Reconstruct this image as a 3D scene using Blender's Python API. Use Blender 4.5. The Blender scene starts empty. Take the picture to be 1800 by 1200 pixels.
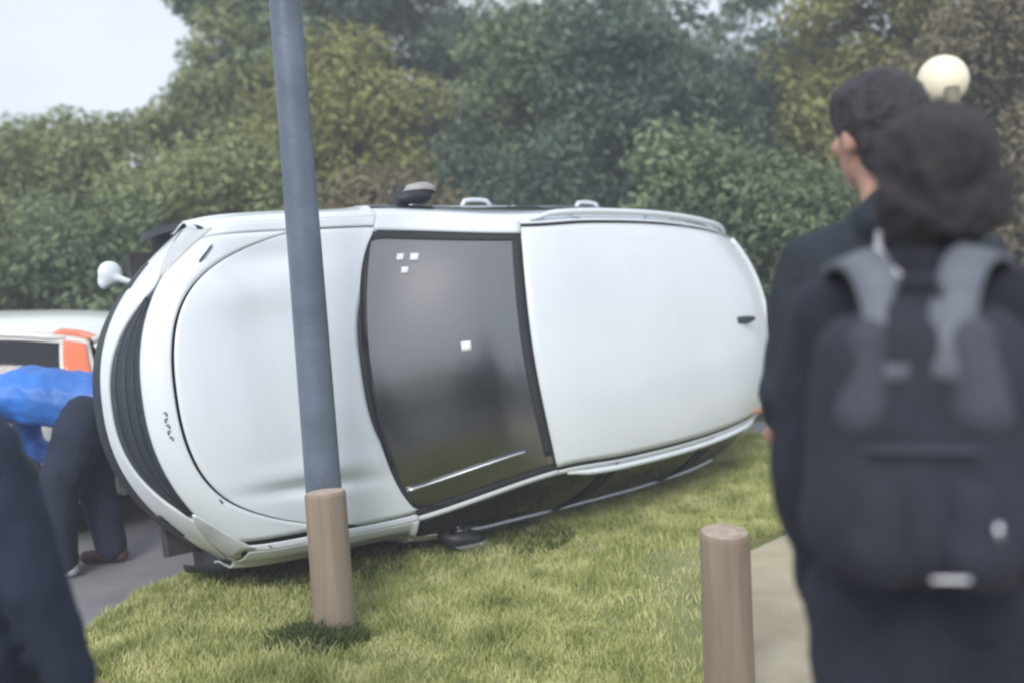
import bpy, bmesh, math, random
import numpy as np
from mathutils import Vector, Matrix, Euler, noise as mnoise
R = math.radians
rng = np.random.default_rng(7); random.seed(7)
S = bpy.context.scene
C = S.collection

# ------------------------------------------------------------------ camera
F = 1800.0
PITCH = math.atan((600 - 435) / F); ROLL = R(3.5); CAMZ = 1.55
cam_d = bpy.data.cameras.new('camera'); cam = bpy.data.objects.new('camera', cam_d); C.objects.link(cam)
cam_d.sensor_width = 36; cam_d.lens = 36; cam_d.clip_end = 600; cam_d.clip_start = 0.05
fwd = Vector((0, math.cos(PITCH), -math.sin(PITCH))); up0 = Vector((0, math.sin(PITCH), math.cos(PITCH))); rt0 = Vector((1, 0, 0))
c_r = rt0 * math.cos(ROLL) - up0 * math.sin(ROLL); c_u = rt0 * math.sin(ROLL) + up0 * math.cos(ROLL)
M = Matrix((c_r, c_u, -fwd)).transposed().to_4x4(); M.translation = (0, 0, CAMZ)
cam.matrix_world = M
cam_d.dof.use_dof = True; cam_d.dof.focus_distance = 4.1; cam_d.dof.aperture_fstop = 1.1
S.camera = cam

def at(px, py, Y):
    """point of the place seen at photograph pixel (1800 x 1200) on the vertical plane y = Y"""
    d = fwd + c_r * ((px - 900) / F) + c_u * ((600 - py) / F)
    t = Y / d.y
    return Vector((d.x * t, Y, CAMZ + d.z * t))
def ground(px, py, z=0.0):
    d = fwd + c_r * ((px - 900) / F) + c_u * ((600 - py) / F)
    t = (z - CAMZ) / d.z
    return Vector((d.x * t, d.y * t, z))

# ------------------------------------------------------------------ world, sun, exposure
W = bpy.data.worlds.new('World'); S.world = W; W.use_nodes = True
nt = W.node_tree; nt.nodes.clear()
out = nt.nodes.new('ShaderNodeOutputWorld'); bg = nt.nodes.new('ShaderNodeBackground')
sky = nt.nodes.new('ShaderNodeTexSky'); sky.sky_type = 'NISHITA'; sky.sun_disc = False
SUN_EL, SUN_ROT = R(36), R(196)
sky.sun_elevation = SUN_EL; sky.sun_rotation = SUN_ROT; sky.air_density = 1.0; sky.dust_density = 3.0
tc = nt.nodes.new('ShaderNodeTexCoord'); mp = nt.nodes.new('ShaderNodeMapping'); mp.inputs['Scale'].default_value = (1, 1, 2.5)
nz = nt.nodes.new('ShaderNodeTexNoise'); nz.inputs['Scale'].default_value = 2.2; nz.inputs['Detail'].default_value = 4
cr = nt.nodes.new('ShaderNodeValToRGB')
cr.color_ramp.elements[0].position = .3; cr.color_ramp.elements[0].color = (4.6, 4.95, 5.7, 1)
cr.color_ramp.elements[1].position = .72; cr.color_ramp.elements[1].color = (5.9, 6.15, 6.6, 1)
mx = nt.nodes.new('ShaderNodeMix'); mx.data_type = 'RGBA'; mx.inputs['Factor'].default_value = .88
nt.links.new(tc.outputs['Generated'], mp.inputs['Vector']); nt.links.new(mp.outputs['Vector'], nz.inputs['Vector'])
nt.links.new(nz.outputs['Fac'], cr.inputs['Fac']); nt.links.new(sky.outputs['Color'], mx.inputs['A']); nt.links.new(cr.outputs['Color'], mx.inputs['B'])
nt.links.new(mx.outputs['Result'], bg.inputs['Color']); bg.inputs['Strength'].default_value = .1
nt.links.new(bg.outputs['Background'], out.inputs['Surface'])
sd = bpy.data.lights.new('sun', 'SUN'); sd.energy = 1.5; sd.angle = R(25); sd.color = (1, .97, .93)
so = bpy.data.objects.new('sun', sd); C.objects.link(so)
sdir = Vector((math.sin(SUN_ROT) * math.cos(SUN_EL), math.cos(SUN_ROT) * math.cos(SUN_EL), math.sin(SUN_EL)))
so.rotation_euler = sdir.to_track_quat('Z', 'Y').to_euler()
S.view_settings.view_transform = 'Standard'; S.view_settings.look = 'None'; S.view_settings.gamma = 1
S.view_settings.use_curve_mapping = False; S.view_settings.exposure = 0.98
S.render.engine = 'CYCLES'
try:
    S.cycles.filter_width = 2.2
except Exception: pass

# ------------------------------------------------------------------ materials
def mat(name, col, rough=.6, metal=0, spec=.5, var=.0, scale=8, bump=0, bscale=60, coat=0, col2=None, trans=0, sub=0, detail=4):
    m = bpy.data.materials.new(name); m.use_nodes = True
    n = m.node_tree.nodes; l = m.node_tree.links; b = n['Principled BSDF']
    b.inputs['Base Color'].default_value = (*col, 1); b.inputs['Roughness'].default_value = rough
    b.inputs['Metallic'].default_value = metal; b.inputs['Specular IOR Level'].default_value = spec
    if coat: b.inputs['Coat Weight'].default_value = coat; b.inputs['Coat Roughness'].default_value = .06
    if sub: b.inputs['Subsurface Weight'].default_value = sub; b.inputs['Subsurface Radius'].default_value = (.02, .008, .004)
    t = n.new('ShaderNodeTexCoord')
    if var or col2:
        z = n.new('ShaderNodeTexNoise'); z.inputs['Scale'].default_value = scale; z.inputs['Detail'].default_value = detail
        l.new(t.outputs['Object'], z.inputs['Vector'])
        r = n.new('ShaderNodeValToRGB'); r.color_ramp.elements[0].position = .35; r.color_ramp.elements[1].position = .68
        c2 = col2 if col2 else tuple(c * (1 + var) for c in col)
        c1 = col if col2 else tuple(c * (1 - var) for c in col)
        r.color_ramp.elements[0].color = (*c1, 1); r.color_ramp.elements[1].color = (*c2, 1)
        l.new(z.outputs['Fac'], r.inputs['Fac']); l.new(r.outputs['Color'], b.inputs['Base Color'])
    if bump:
        z2 = n.new('ShaderNodeTexNoise'); z2.inputs['Scale'].default_value = bscale; z2.inputs['Detail'].default_value = 5
        l.new(t.outputs['Object'], z2.inputs['Vector'])
        bp = n.new('ShaderNodeBump'); bp.inputs['Strength'].default_value = bump; bp.inputs['Distance'].default_value = .01
        l.new(z2.outputs['Fac'], bp.inputs['Height']); l.new(bp.outputs['Normal'], b.inputs['Normal'])
    return m
def leafmat(name, c1, c2, c3, scale=.9):
    """leaf colour varies leaf to leaf (island random) and clump to clump"""
    m = bpy.data.materials.new(name); m.use_nodes = True
    n = m.node_tree.nodes; l = m.node_tree.links; b = n['Principled BSDF']
    g = n.new('ShaderNodeNewGeometry'); t = n.new('ShaderNodeTexCoord')
    z = n.new('ShaderNodeTexNoise'); z.inputs['Scale'].default_value = scale; z.inputs['Detail'].default_value = 3
    l.new(t.outputs['Object'], z.inputs['Vector'])
    ad = n.new('ShaderNodeMath'); ad.operation = 'MULTIPLY_ADD'; ad.inputs[1].default_value = .45
    l.new(g.outputs['Random Per Island'], ad.inputs[0])
    sc = n.new('ShaderNodeMath'); sc.operation = 'MULTIPLY_ADD'; sc.inputs[1].default_value = 1.6; sc.inputs[2].default_value = -.5
    l.new(z.outputs['Fac'], sc.inputs[0]); l.new(sc.outputs[0], ad.inputs[2])
    r = n.new('ShaderNodeValToRGB'); r.color_ramp.elements[0].color = (*c1, 1); r.color_ramp.elements[1].color = (*c3, 1)
    e = r.color_ramp.elements.new(.5); e.color = (*c2, 1)
    r.color_ramp.elements[0].position = .1; r.color_ramp.elements[-1].position = .95
    l.new(ad.outputs[0], r.inputs['Fac']); l.new(r.outputs['Color'], b.inputs['Base Color'])
    b.inputs['Roughness'].default_value = .62; b.inputs['Specular IOR Level'].default_value = .3
    tr = n.new('ShaderNodeBsdfTranslucent'); l.new(r.outputs['Color'], tr.inputs['Color'])
    mxs = n.new('ShaderNodeMixShader'); mxs.inputs[0].default_value = .28
    l.new(b.outputs[0], mxs.inputs[1]); l.new(tr.outputs[0], mxs.inputs[2])
    l.new(mxs.outputs[0], n['Material Output'].inputs['Surface'])
    return m
def glassmat(name, tint, rough=.03, opac=.55, ior=2.7):
    m = bpy.data.materials.new(name); m.use_nodes = True
    n = m.node_tree.nodes; l = m.node_tree.links; b = n['Principled BSDF']
    b.inputs['Base Color'].default_value = (*tint, 1); b.inputs['Roughness'].default_value = rough; b.inputs['IOR'].default_value = ior
    b.inputs['Specular IOR Level'].default_value = .6
    tr = n.new('ShaderNodeBsdfTransparent'); tr.inputs['Color'].default_value = (.42, .5, .52, 1)
    lw = n.new('ShaderNodeFresnel'); lw.inputs['IOR'].default_value = min(ior, 2.2)
    mth = n.new('ShaderNodeMath'); mth.operation = 'ADD'; mth.inputs[1].default_value = opac; mth.use_clamp = True
    l.new(lw.outputs[0], mth.inputs[0])
    mxs = n.new('ShaderNodeMixShader'); l.new(mth.outputs[0], mxs.inputs[0]); l.new(tr.outputs[0], mxs.inputs[1]); l.new(b.outputs[0], mxs.inputs[2])
    l.new(mxs.outputs[0], n['Material Output'].inputs['Surface'])
    return m
m_white = mat('white_car_paint', (.69, .74, .785), .28, coat=.6, var=.025, scale=2.5)
m_white2 = mat('parked_car_paint', (.70, .72, .68), .3, coat=.5, var=.02, scale=2)
m_black = mat('black_plastic', (.022, .026, .032), .5, bump=.15, bscale=220)
m_gap = mat('dark_seal', (.02, .023, .027), .8)
m_grille = mat('grille_grey', (.035, .045, .06), .35, var=.2, scale=20)
m_chrome = mat('dull_chrome', (.55, .58, .62), .25, metal=.9)
m_glass = glassmat('tinted_windscreen', (.006, .010, .014), .2, .78)
m_glass_s = glassmat('tinted_side_glass', (.010, .014, .018), .05, .75, 1.5)
m_tyre = mat('tyre_rubber', (.02, .02, .022), .85, bump=.3, bscale=90)
m_rim = mat('alloy_rim', (.45, .46, .48), .35, metal=.8)
m_under = mat('underbody_metal', (.05, .05, .05), .7, var=.4, scale=6, bump=.3)
m_seat = mat('seat_fabric', (.055, .06, .068), .9, bump=.3, bscale=150)
m_dash = mat('dashboard_vinyl', (.03, .034, .04), .65, bump=.2, bscale=200)
m_sticker = mat('paper_sticker', (.75, .78, .8), .6)
m_lampglass = mat('clear_headlight_lens', (.5, .53, .54), .12, coat=1, var=.12, scale=9)
m_red = mat('red_lens', (.62, .05, .03), .2, coat=1, col2=(.75, .12, .05), scale=6)
m_orange = mat('orange_lens', (.75, .17, .06), .2, coat=1)
m_mirror = mat('mirror_cap_grey', (.36, .36, .34), .45, var=.15, scale=14, bump=.1)
m_pole = mat('blue_grey_pole_paint', (.115, .145, .195), .45, var=.2, scale=5, bump=.25, bscale=40, detail=9)
m_bark = mat('bark', (.055, .045, .035), .9, var=.4, scale=5, bump=.8, bscale=18)
m_barkpale = mat('pale_bark', (.20, .20, .18), .85, var=.3, scale=5, bump=.6, bscale=18)
m_globe = mat('cream_globe', (.88, .82, .62), .35, sub=0, coat=.2)
m_darkmetal = mat('dark_lamp_metal', (.05, .06, .055), .5)
m_fit = mat('brown_lamp_fitting', (.15, .14, .09), .6)
m_skin = mat('skin', (.50, .29, .215), .55, sub=.08, var=.06, scale=10)
m_hair = mat('dark_hair', (.020, .015, .018), .6, var=.4, scale=40, bump=.9, bscale=110)
m_hair2 = mat('black_hair', (.022, .020, .026), .55, var=.4, scale=40, bump=.9, bscale=110)
m_hair3 = mat('brown_hair', (.06, .035, .022), .6, var=.4, scale=40, bump=.9, bscale=110)
m_navy = mat('navy_jumper', (.012, .014, .026), .9, var=.25, scale=5, bump=.5, bscale=60)
m_coat = mat('dark_coat', (.013, .019, .029), .85, var=.25, scale=4, bump=.5, bscale=50)
m_coat2 = mat('deep_navy_coat', (.009, .015, .036), .85, col2=(.011, .024, .048), scale=1.6, bump=.5, bscale=50)
m_trs = mat('dark_trousers', (.013, .018, .030), .9, var=.3, scale=5, bump=.5, bscale=60)
m_trs2 = mat('navy_trousers', (.018, .026, .055), .9, var=.25, scale=5, bump=.5, bscale=60)
m_blue = mat('blue_jacket', (.030, .17, .58), .5, var=.18, scale=4, bump=.35, bscale=30)
m_redtop = mat('dull_red_top', (.13, .08, .078), .9, var=.2, scale=5, bump=.5, bscale=60)
m_shoe = mat('pale_shoe', (.40, .42, .44), .6); m_shoe_b = mat('brown_shoe', (.085, .04, .035), .6); m_shoe_d = mat('dark_shoe', (.02, .02, .022), .5)
m_strap = mat('grey_webbing', (.14, .155, .185), .8, var=.12, scale=20, bump=.4, bscale=250)
m_pack = mat('backpack_cloth', (.017, .020, .032), .8, var=.2, scale=6, bump=.5, bscale=120)
m_pack2 = mat('backpack_grey_cloth', (.050, .056, .074), .8, var=.15, scale=6, bump=.5, bscale=120)
m_collar = mat('white_collar', (.75, .77, .8), .7)

def woodmat():
    m = bpy.data.materials.new('weathered_timber'); m.use_nodes = True
    n = m.node_tree.nodes; l = m.node_tree.links; b = n['Principled BSDF']
    t = n.new('ShaderNodeTexCoord'); mp = n.new('ShaderNodeMapping'); mp.inputs['Scale'].default_value = (22, 22, 1.6)
    z = n.new('ShaderNodeTexNoise'); z.inputs['Scale'].default_value = 1.6; z.inputs['Detail'].default_value = 6
    r = n.new('ShaderNodeValToRGB'); e0, e1 = r.color_ramp.elements[0], r.color_ramp.elements[1]
    e0.position = .28; e0.color = (.22, .17, .125, 1); e1.position = .8; e1.color = (.33, .27, .205, 1)
    l.new(t.outputs['Object'], mp.inputs['Vector']); l.new(mp.outputs['Vector'], z.inputs['Vector']); l.new(z.outputs['Fac'], r.inputs['Fac'])
    l.new(r.outputs['Color'], b.inputs['Base Color']); b.inputs['Roughness'].default_value = .85
    bp = n.new('ShaderNodeBump'); bp.inputs['Strength'].default_value = .6; bp.inputs['Distance'].default_value = .01
    l.new(z.outputs['Fac'], bp.inputs['Height']); l.new(bp.outputs['Normal'], b.inputs['Normal'])
    return m
m_wood = woodmat()
m_grain = mat('sawn_end_grain', (.42, .34, .27), .9, var=.2, scale=30)

# ------------------------------------------------------------------ helpers
def tag(o, label=None, cat=None, group=None, kind=None):
    if label: o['label'] = label
    if cat: o['category'] = cat
    if group: o['group'] = group
    if kind: o['kind'] = kind
    return o
def empty(name, loc=(0, 0, 0), rot=None, **k):
    o = bpy.data.objects.new(name, None); C.objects.link(o); o.location = loc; o.empty_display_size = .2
    if rot: o.rotation_euler = rot
    return tag(o, **k)
def obj(name, me, m=None, parent=None, smooth=True):
    if isinstance(me, bmesh.types.BMesh):
        b = me; me = bpy.data.meshes.new(name); b.to_mesh(me); b.free()
    o = bpy.data.objects.new(name, me); C.objects.link(o)
    if m and not me.materials: me.materials.append(m)
    if smooth and len(me.polygons): me.polygons.foreach_set('use_smooth', [True] * len(me.polygons))
    if parent: o.parent = parent
    return o
def fastmesh(name, V, Fc):
    V = np.asarray(V, np.float32); Fc = np.asarray(Fc, np.int32); k = Fc.shape[1]
    me = bpy.data.meshes.new(name); me.vertices.add(len(V)); me.vertices.foreach_set('co', V.ravel())
    me.loops.add(Fc.size); me.loops.foreach_set('vertex_index', Fc.ravel())
    me.polygons.add(len(Fc)); me.polygons.foreach_set('loop_start', np.arange(0, Fc.size, k, dtype=np.int32))
    me.polygons.foreach_set('loop_total', np.full(len(Fc), k, dtype=np.int32)); me.update(calc_edges=True); return me
def add_box(bm, c, s, rot=None, bev=0):
    g = bmesh.ops.create_cube(bm, size=1); vs = g['verts']
    bmesh.ops.scale(bm, vec=s, verts=vs)
    if bev:
        es = list({e for v in vs for e in v.link_edges})
        r = bmesh.ops.bevel(bm, geom=es, offset=bev, segments=2, affect='EDGES'); vs = list({v for f in r['faces'] for v in f.verts} | {v for v in vs if v.is_valid})
    if rot is not None: bmesh.ops.rotate(bm, cent=(0, 0, 0), matrix=Euler(rot).to_matrix(), verts=vs)
    bmesh.ops.translate(bm, vec=c, verts=vs)
def tube(bm, pts, rad, n=10, cap=True, flat=None):
    """pts: list of points; rad: scalar or list"""
    pts = [Vector(p) for p in pts]; rings = []
    if not isinstance(rad, (list, tuple)): rad = [rad] * len(pts)
    prev = None
    for i, p in enumerate(pts):
        t = (pts[min(i + 1, len(pts) - 1)] - pts[max(i - 1, 0)]).normalized()
        if prev is None:
            a = Vector((0, 0, 1)) if abs(t.z) < .9 else Vector((1, 0, 0))
            x = t.cross(a).normalized()
        else: x = (prev - t * prev.dot(t)).normalized()
        prev = x; y = t.cross(x)
        rings.append([bm.verts.new(p + (x * math.cos(2 * math.pi * k / n) + y * math.sin(2 * math.pi * k / n) * (flat or 1)) * rad[i]) for k in range(n)])
    for a, b in zip(rings[:-1], rings[1:]):
        for k in range(n): bm.faces.new((a[k], a[(k + 1) % n], b[(k + 1) % n], b[k]))
    if cap: bm.faces.new(rings[0][::-1]); bm.faces.new(rings[-1])
def lathe(bm, prof, n=32, axis='Z', c=(0, 0, 0)):
    rings = []
    for r, h in prof:
        ring = []
        for k in range(n):
            a = 2 * math.pi * k / n; x, y = r * math.cos(a), r * math.sin(a)
            p = (x, y, h) if axis == 'Z' else (x, h, y)
            ring.append(bm.verts.new((p[0] + c[0], p[1] + c[1], p[2] + c[2])))
        rings.append(ring)
    for a, b in zip(rings[:-1], rings[1:]):
        for k in range(n): bm.faces.new((a[k], a[(k + 1) % n], b[(k + 1) % n], b[k]))
    return rings
def blob(name, prims, m, parent=None, voxel=.012, smooth=4, wrinkle=0, wscale=9, cut=None, mid=None):
    """organic closed surface: union of tapered limbs and ellipsoids, voxel remeshed and smoothed"""
    bm = bmesh.new()
    for p in prims:
        if p[0] == 'c':
            a, b = Vector(p[1]), Vector(p[3]); ra, rb = p[2], p[4]; n = 7; pts = []; rr = []
            d = (b - a); L = d.length; u = d / L if L > 1e-6 else Vector((0, 0, 1))
            for k in range(4): ang = k / 4 * math.pi / 2; pts.append(a - u * ra * math.cos(ang)); rr.append(max(ra * math.sin(ang), .001))
            for k in range(n + 1): pts.append(a + d * (k / n)); rr.append(ra + (rb - ra) * k / n)
            for k in range(1, 5): ang = k / 4 * math.pi / 2; pts.append(b + u * rb * math.sin(ang)); rr.append(max(rb * math.cos(ang), .001))
            tube(bm, pts, rr, 14, flat=p[5] if len(p) > 5 else None)
        else:
            g = bmesh.ops.create_icosphere(bm, subdivisions=3, radius=1)
            bmesh.ops.scale(bm, vec=p[2], verts=g['verts'])
            if len(p) > 3: bmesh.ops.rotate(bm, cent=(0, 0, 0), matrix=Euler(p[3]).to_matrix(), verts=g['verts'])
            bmesh.ops.translate(bm, vec=p[1], verts=g['verts'])
    bmesh.ops.recalc_face_normals(bm, faces=bm.faces)
    o = obj(name, bm, m)
    md = o.modifiers.new('r', 'REMESH'); md.mode = 'VOXEL'; md.voxel_size = voxel; md.adaptivity = 0
    ms = o.modifiers.new('s', 'SMOOTH'); ms.factor = .6; ms.iterations = smooth
    dg = bpy.context.evaluated_depsgraph_get(); dg.update()
    me = bpy.data.meshes.new_from_object(o.evaluated_get(dg)); o.modifiers.clear()
    old = o.data; o.data = me; bpy.data.meshes.remove(old)
    if not me.materials: me.materials.append(m)
    N = len(me.vertices); co = np.empty(N * 3, np.float32); me.vertices.foreach_get('co', co); co = co.reshape(-1, 3)
    if wrinkle:
        no = np.empty(N * 3, np.float32); me.vertices.foreach_get('normal', no); no = no.reshape(-1, 3)
        for i in range(N):
            q = co[i]; w = mnoise.noise(Vector((q[0] * wscale, q[1] * wscale, q[2] * wscale * .55))) + .5 * mnoise.noise(Vector((q[0] * wscale * 2.3 + 5, q[1] * wscale * 2.3, q[2] * wscale * 1.7)))
            co[i] += no[i] * wrinkle * w
        me.vertices.foreach_set('co', co.ravel())
    if cut:
        b = bmesh.new(); b.from_mesh(me)
        bmesh.ops.delete(b, geom=[v for v in b.verts if cut(v.co)], context='VERTS'); b.to_mesh(me); b.free()
    me.polygons.foreach_set('use_smooth', [True] * len(me.polygons)); me.update()
    if parent: o.parent = parent
    return o

# ------------------------------------------------------------------ ground, road, verge, path
def sheet(name, poly, z, m, kind='structure', n=1):
    bm = bmesh.new(); vs = [bm.verts.new((p[0], p[1], z)) for p in poly]; bm.faces.new(vs); o = obj(name, bm, m, smooth=False); return tag(o, kind=kind)
m_soil = mat('field_ground', (.05, .06, .03), .95, var=.3, scale=.6, bump=.4, bscale=20)
m_asph = mat('asphalt', (.21, .21, .222), .9, var=.14, scale=2.5, bump=.5, bscale=160, detail=8)
m_turf = mat('turf_soil', (.16, .18, .06), .95, col2=(.26, .265, .115), scale=3, bump=.6, bscale=60)
m_dirt = mat('dry_dirt', (.36, .31, .21), .95, col2=(.48, .43, .31), scale=3.5, bump=.6, bscale=50, detail=8)
sheet('ground', [(-200, -200), (200, -200), (200, 200), (-200, 200)], -.06, m_soil)
sheet('road', [(-60, -20), (14, -20), (14, 8.6), (-60, 8.6)], -.05, m_asph)
# verge: grass island between road and dirt path, edge noted from the photograph's line of the kerb
edge = [ground(*p, -.02) for p in ((140, 1320), (95, 1200), (135, 1128), (240, 1052), (335, 1008), (430, 985))]
redge = [(0.72, 2.2), (0.66, 3.0), (0.72, 3.6), (.72, 4.1), (1.0, 4.9), (2.2, 6.0), (4.0, 7.4)]
edge2 = [(-1.2, 5.6), (-1.0, 6.6), (-.6, 8.4)]
poly = [(p.x, p.y) for p in edge] + edge2 + redge[::-1]
from mathutils.geometry import intersect_point_line
def inside(x, y, P):
    x = np.asarray(x); y = np.asarray(y); r = np.zeros(x.shape, bool); j = len(P) - 1
    for i in range(len(P)):
        xi, yi = P[i]; xj, yj = P[j]
        c = ((yi > y) != (yj > y)) & (x < (xj - xi) * (y - yi) / (yj - yi + 1e-12) + xi); r ^= c; j = i
    return r
def hgt(x, y): return .012 * math.sin(x * 2.1 + 1) * math.cos(y * 1.7) + .02 * mnoise.noise(Vector((x * 1.3, y * 1.3, 0)))
bm = bmesh.new()
bound = []
for i in range(len(poly)):
    a, b = Vector(poly[i]), Vector(poly[(i + 1) % len(poly)]); n = max(1, int((b - a).length / .12))
    for k in range(n):
        p = a.lerp(b, k / n); w = .035; bound.append((p.x + w * mnoise.noise(Vector((p.x * 5, p.y * 5, 3))), p.y + w * mnoise.noise(Vector((p.x * 5, p.y * 5, 9)))))
top = [bm.verts.new((x, y, 0)) for x, y in bound]; bot = [bm.verts.new((x, y, -.058)) for x, y in bound]
f = bm.faces.new(top)
for i in range(len(top)): bm.faces.new((top[i], bot[i], bot[(i + 1) % len(top)], top[(i + 1) % len(top)]))
bmesh.ops.recalc_face_normals(bm, faces=bm.faces)
tag(obj('grass_verge', bm, m_turf, smooth=False), kind='structure')
sheet('dirt_path', redge + [(9, 7.6), (9, 1.0), (.8, 1.0)], -.030, m_dirt)
def blades(name, pts, hmin, hmax, wid, m, lean=.5, segs=2):
    n = len(pts); pts = np.asarray(pts, np.float32)
    az = rng.uniform(0, 2 * np.pi, n); h = rng.uniform(hmin, hmax, n) * pts[:, 3]; w = wid * rng.uniform(.7, 1.3, n)
    la = rng.uniform(0, 2 * np.pi, n); lm = rng.uniform(.1, 1, n) * lean * h
    base = pts[:, :3]; dx = np.stack([np.cos(az), np.sin(az), 0 * az], 1) * w[:, None]; ld = np.stack([np.cos(la), np.sin(la), 0 * la], 1) * lm[:, None]
    upv = np.zeros((n, 3)); upv[:, 2] = h
    v = np.stack([base - dx, base + dx, base + dx * .6 + upv * .55 + ld * .35, base - dx * .6 + upv * .55 + ld * .35, base + upv * .95 + ld], 1).reshape(-1, 3)
    i = np.arange(n)[:, None] * 5
    f = np.concatenate([i + np.array([[0, 1, 2]]), i + np.array([[0, 2, 3]]), i + np.array([[3, 2, 4]])])
    return obj(name, fastmesh(name, v, f), m, smooth=False)
m_grass = leafmat('grass_blades', (.24, .28, .085), (.47, .50, .19), (.72, .70, .38), 4.5)
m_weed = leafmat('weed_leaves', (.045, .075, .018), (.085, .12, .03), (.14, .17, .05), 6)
xs = rng.uniform(-2.6, 3.6, 460000); ys = 2.6 + (rng.uniform(0, 1, 460000) ** 1.3) * 5.2
k = inside(xs, ys, poly); xs, ys = xs[k], ys[k]
tuft = np.array([mnoise.noise(Vector((x * 2.2, y * 2.2, 1))) + .6 * mnoise.noise(Vector((x * 7, y * 7, 4))) for x, y in zip(xs, ys)])
keep = tuft > -.9 + .35 * rng.uniform(0, 1, len(xs)) - .1
# thin out towards the worn path
dpath = np.clip((.62 - xs) / .45, 0, 1); keep &= (rng.uniform(0, 1, len(xs)) < np.where(ys < 5, .12 + .88 * dpath, 1))
xs, ys, tuft = xs[keep], ys[keep], tuft[keep]
P = np.stack([xs, ys, np.full_like(xs, -.003), np.clip(.85 + tuft * .8, .45, 1.6)], 1)
tag(blades('grass', P[:260000], .026, .062, .0036, m_grass, .9), 'short light green grass covering the verge in front of the overturned car', 'grass', kind='stuff')
bb = ground(585, 1118)
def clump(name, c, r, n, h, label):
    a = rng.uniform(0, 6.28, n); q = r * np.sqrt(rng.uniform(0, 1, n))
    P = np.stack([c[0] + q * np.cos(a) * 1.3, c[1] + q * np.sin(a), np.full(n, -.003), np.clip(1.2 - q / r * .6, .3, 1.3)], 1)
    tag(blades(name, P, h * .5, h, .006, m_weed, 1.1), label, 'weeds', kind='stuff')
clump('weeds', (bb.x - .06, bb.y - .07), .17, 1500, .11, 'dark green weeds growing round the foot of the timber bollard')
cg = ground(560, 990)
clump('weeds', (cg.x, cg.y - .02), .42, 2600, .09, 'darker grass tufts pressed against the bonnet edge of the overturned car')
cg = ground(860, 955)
clump('weeds', (cg.x, cg.y + .05), .35, 1800, .08, 'grass coloured darker to stand in for the shade under the side windows of the overturned car')  # dark blade colour stands in for the shadow under the car

# ------------------------------------------------------------------ trees
def leafmesh(name, centers, radii, n, size, seed, flat=.7):
    """n leaves in clumps; each leaf two triangles folded along its rib"""
    r = np.random.default_rng(seed); cs = np.asarray(centers); rd = np.asarray(radii)
    wgt = rd ** 2; wgt = wgt / wgt.sum()
    idx = r.choice(len(cs), n, p=wgt)
    d = r.normal(size=(n, 3)); d /= np.linalg.norm(d, axis=1)[:, None]
    q = (r.uniform(0, 1, n) ** .45)[:, None] * rd[idx][:, None] * d; q[:, 2] *= flat
    p = cs[idx] + q
    nrm = d * .6 + r.normal(size=(n, 3)) * .6 + np.array([0, 0, .4]); nrm /= np.linalg.norm(nrm, axis=1)[:, None]
    a = np.cross(nrm, r.normal(size=(n, 3))); a /= np.linalg.norm(a, axis=1)[:, None]; b = np.cross(nrm, a)
    s = size * r.uniform(.6, 1.35, n)[:, None]
    v = np.stack([p - a * s, p - b * s * .42 + nrm * s * .12, p + a * s, p + b * s * .42 + nrm * s * .12], 1).reshape(-1, 3)
    i = np.arange(n)[:, None] * 4
    f = np.concatenate([i + np.array([[0, 1, 2]]), i + np.array([[0, 2, 3]])])
    return fastmesh(name, v, f)
def tree(name, loc, H, wid, base, nclump, nleaf, size, m, label, cat='tree', group=None, seed=1, bark=None, crad=(.28, .66), depth=None, holes=0, lean=0):
    r = np.random.default_rng(seed); root = empty(name, loc, label=label, cat=cat, group=group)
    depth = depth or wid * .8
    bm = bmesh.new(); tips = []
    nst = 1 if cat == 'tree' else 5
    for st in range(nst):
        ox = 0 if nst == 1 else r.uniform(-.25, .25) * wid; th = H * (.85 if nst == 1 else r.uniform(.55, .8)); tr = .022 * H + .03 if nst == 1 else .035
        pts = []; px = ox
        for i in range(7):
            t = i / 6; pts.append(Vector((px + lean * t + r.normal() * .05 * t * H * .3, r.normal() * .04 * t * H * .3, th * t - .06)))
        tube(bm, pts, [tr * (1 - .85 * i / 6) for i in range(7)], 8)
        for b in range(9 if nst == 1 else 4):
            t = r.uniform(.25, .95); p = pts[int(t * 6)].lerp(pts[min(int(t * 6) + 1, 6)], t * 6 % 1)
            az = r.uniform(0, 6.28); ln = wid * .5 * r.uniform(.5, 1) * (1.1 - t * .6)
            e = p + Vector((math.cos(az) * ln, math.sin(az) * ln * depth / wid, ln * r.uniform(.3, .9)))
            mid = p.lerp(e, .5) + Vector((0, 0, ln * .12)); tube(bm, [p, mid, e], [tr * (1 - .8 * t) * .6 + .008, tr * .3 * (1 - .7 * t) + .006, .005], 6)
    obj('trunk', bm, bark or m_bark, root)
    cs, rd = [], []
    while len(cs) < nclump:
        u = r.uniform(-1, 1, 3)
        if (u ** 2).sum() > 1: continue
        x = u[0] * wid / 2; y = u[1] * depth / 2; z = base + (u[2] * .5 + .5) * (H - base)
        if holes and z > base + .45 * (H - base) and mnoise.noise(Vector((x * .9 + seed, y * .2, z * .9))) > .42 - holes: continue
        cs.append((x + lean * z / H, y, z)); rd.append(r.uniform(*crad))
    obj('crown', leafmesh('crown', cs, rd, nleaf, size, seed + 100), m, root, smooth=False)
    return root
L_olive = leafmat('olive_leaves', (.12, .155, .065), (.23, .275, .115), (.36, .40, .19), .8)
L_dark = leafmat('blue_green_leaves', (.038, .068, .058), (.095, .145, .11), (.18, .235, .17), .8)
L_mid = leafmat('mid_green_leaves', (.075, .115, .065), (.165, .22, .12), (.29, .35, .20), .8)
L_yel = leafmat('yellow_green_leaves', (.15, .165, .055), (.25, .26, .09), (.36, .36, .14), .7)
L_brown = leafmat('brown_olive_leaves', (.13, .115, .075), (.20, .175, .11), (.28, .25, .16), .9)
GT = 'trees and bushes behind the overturned car'
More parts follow.
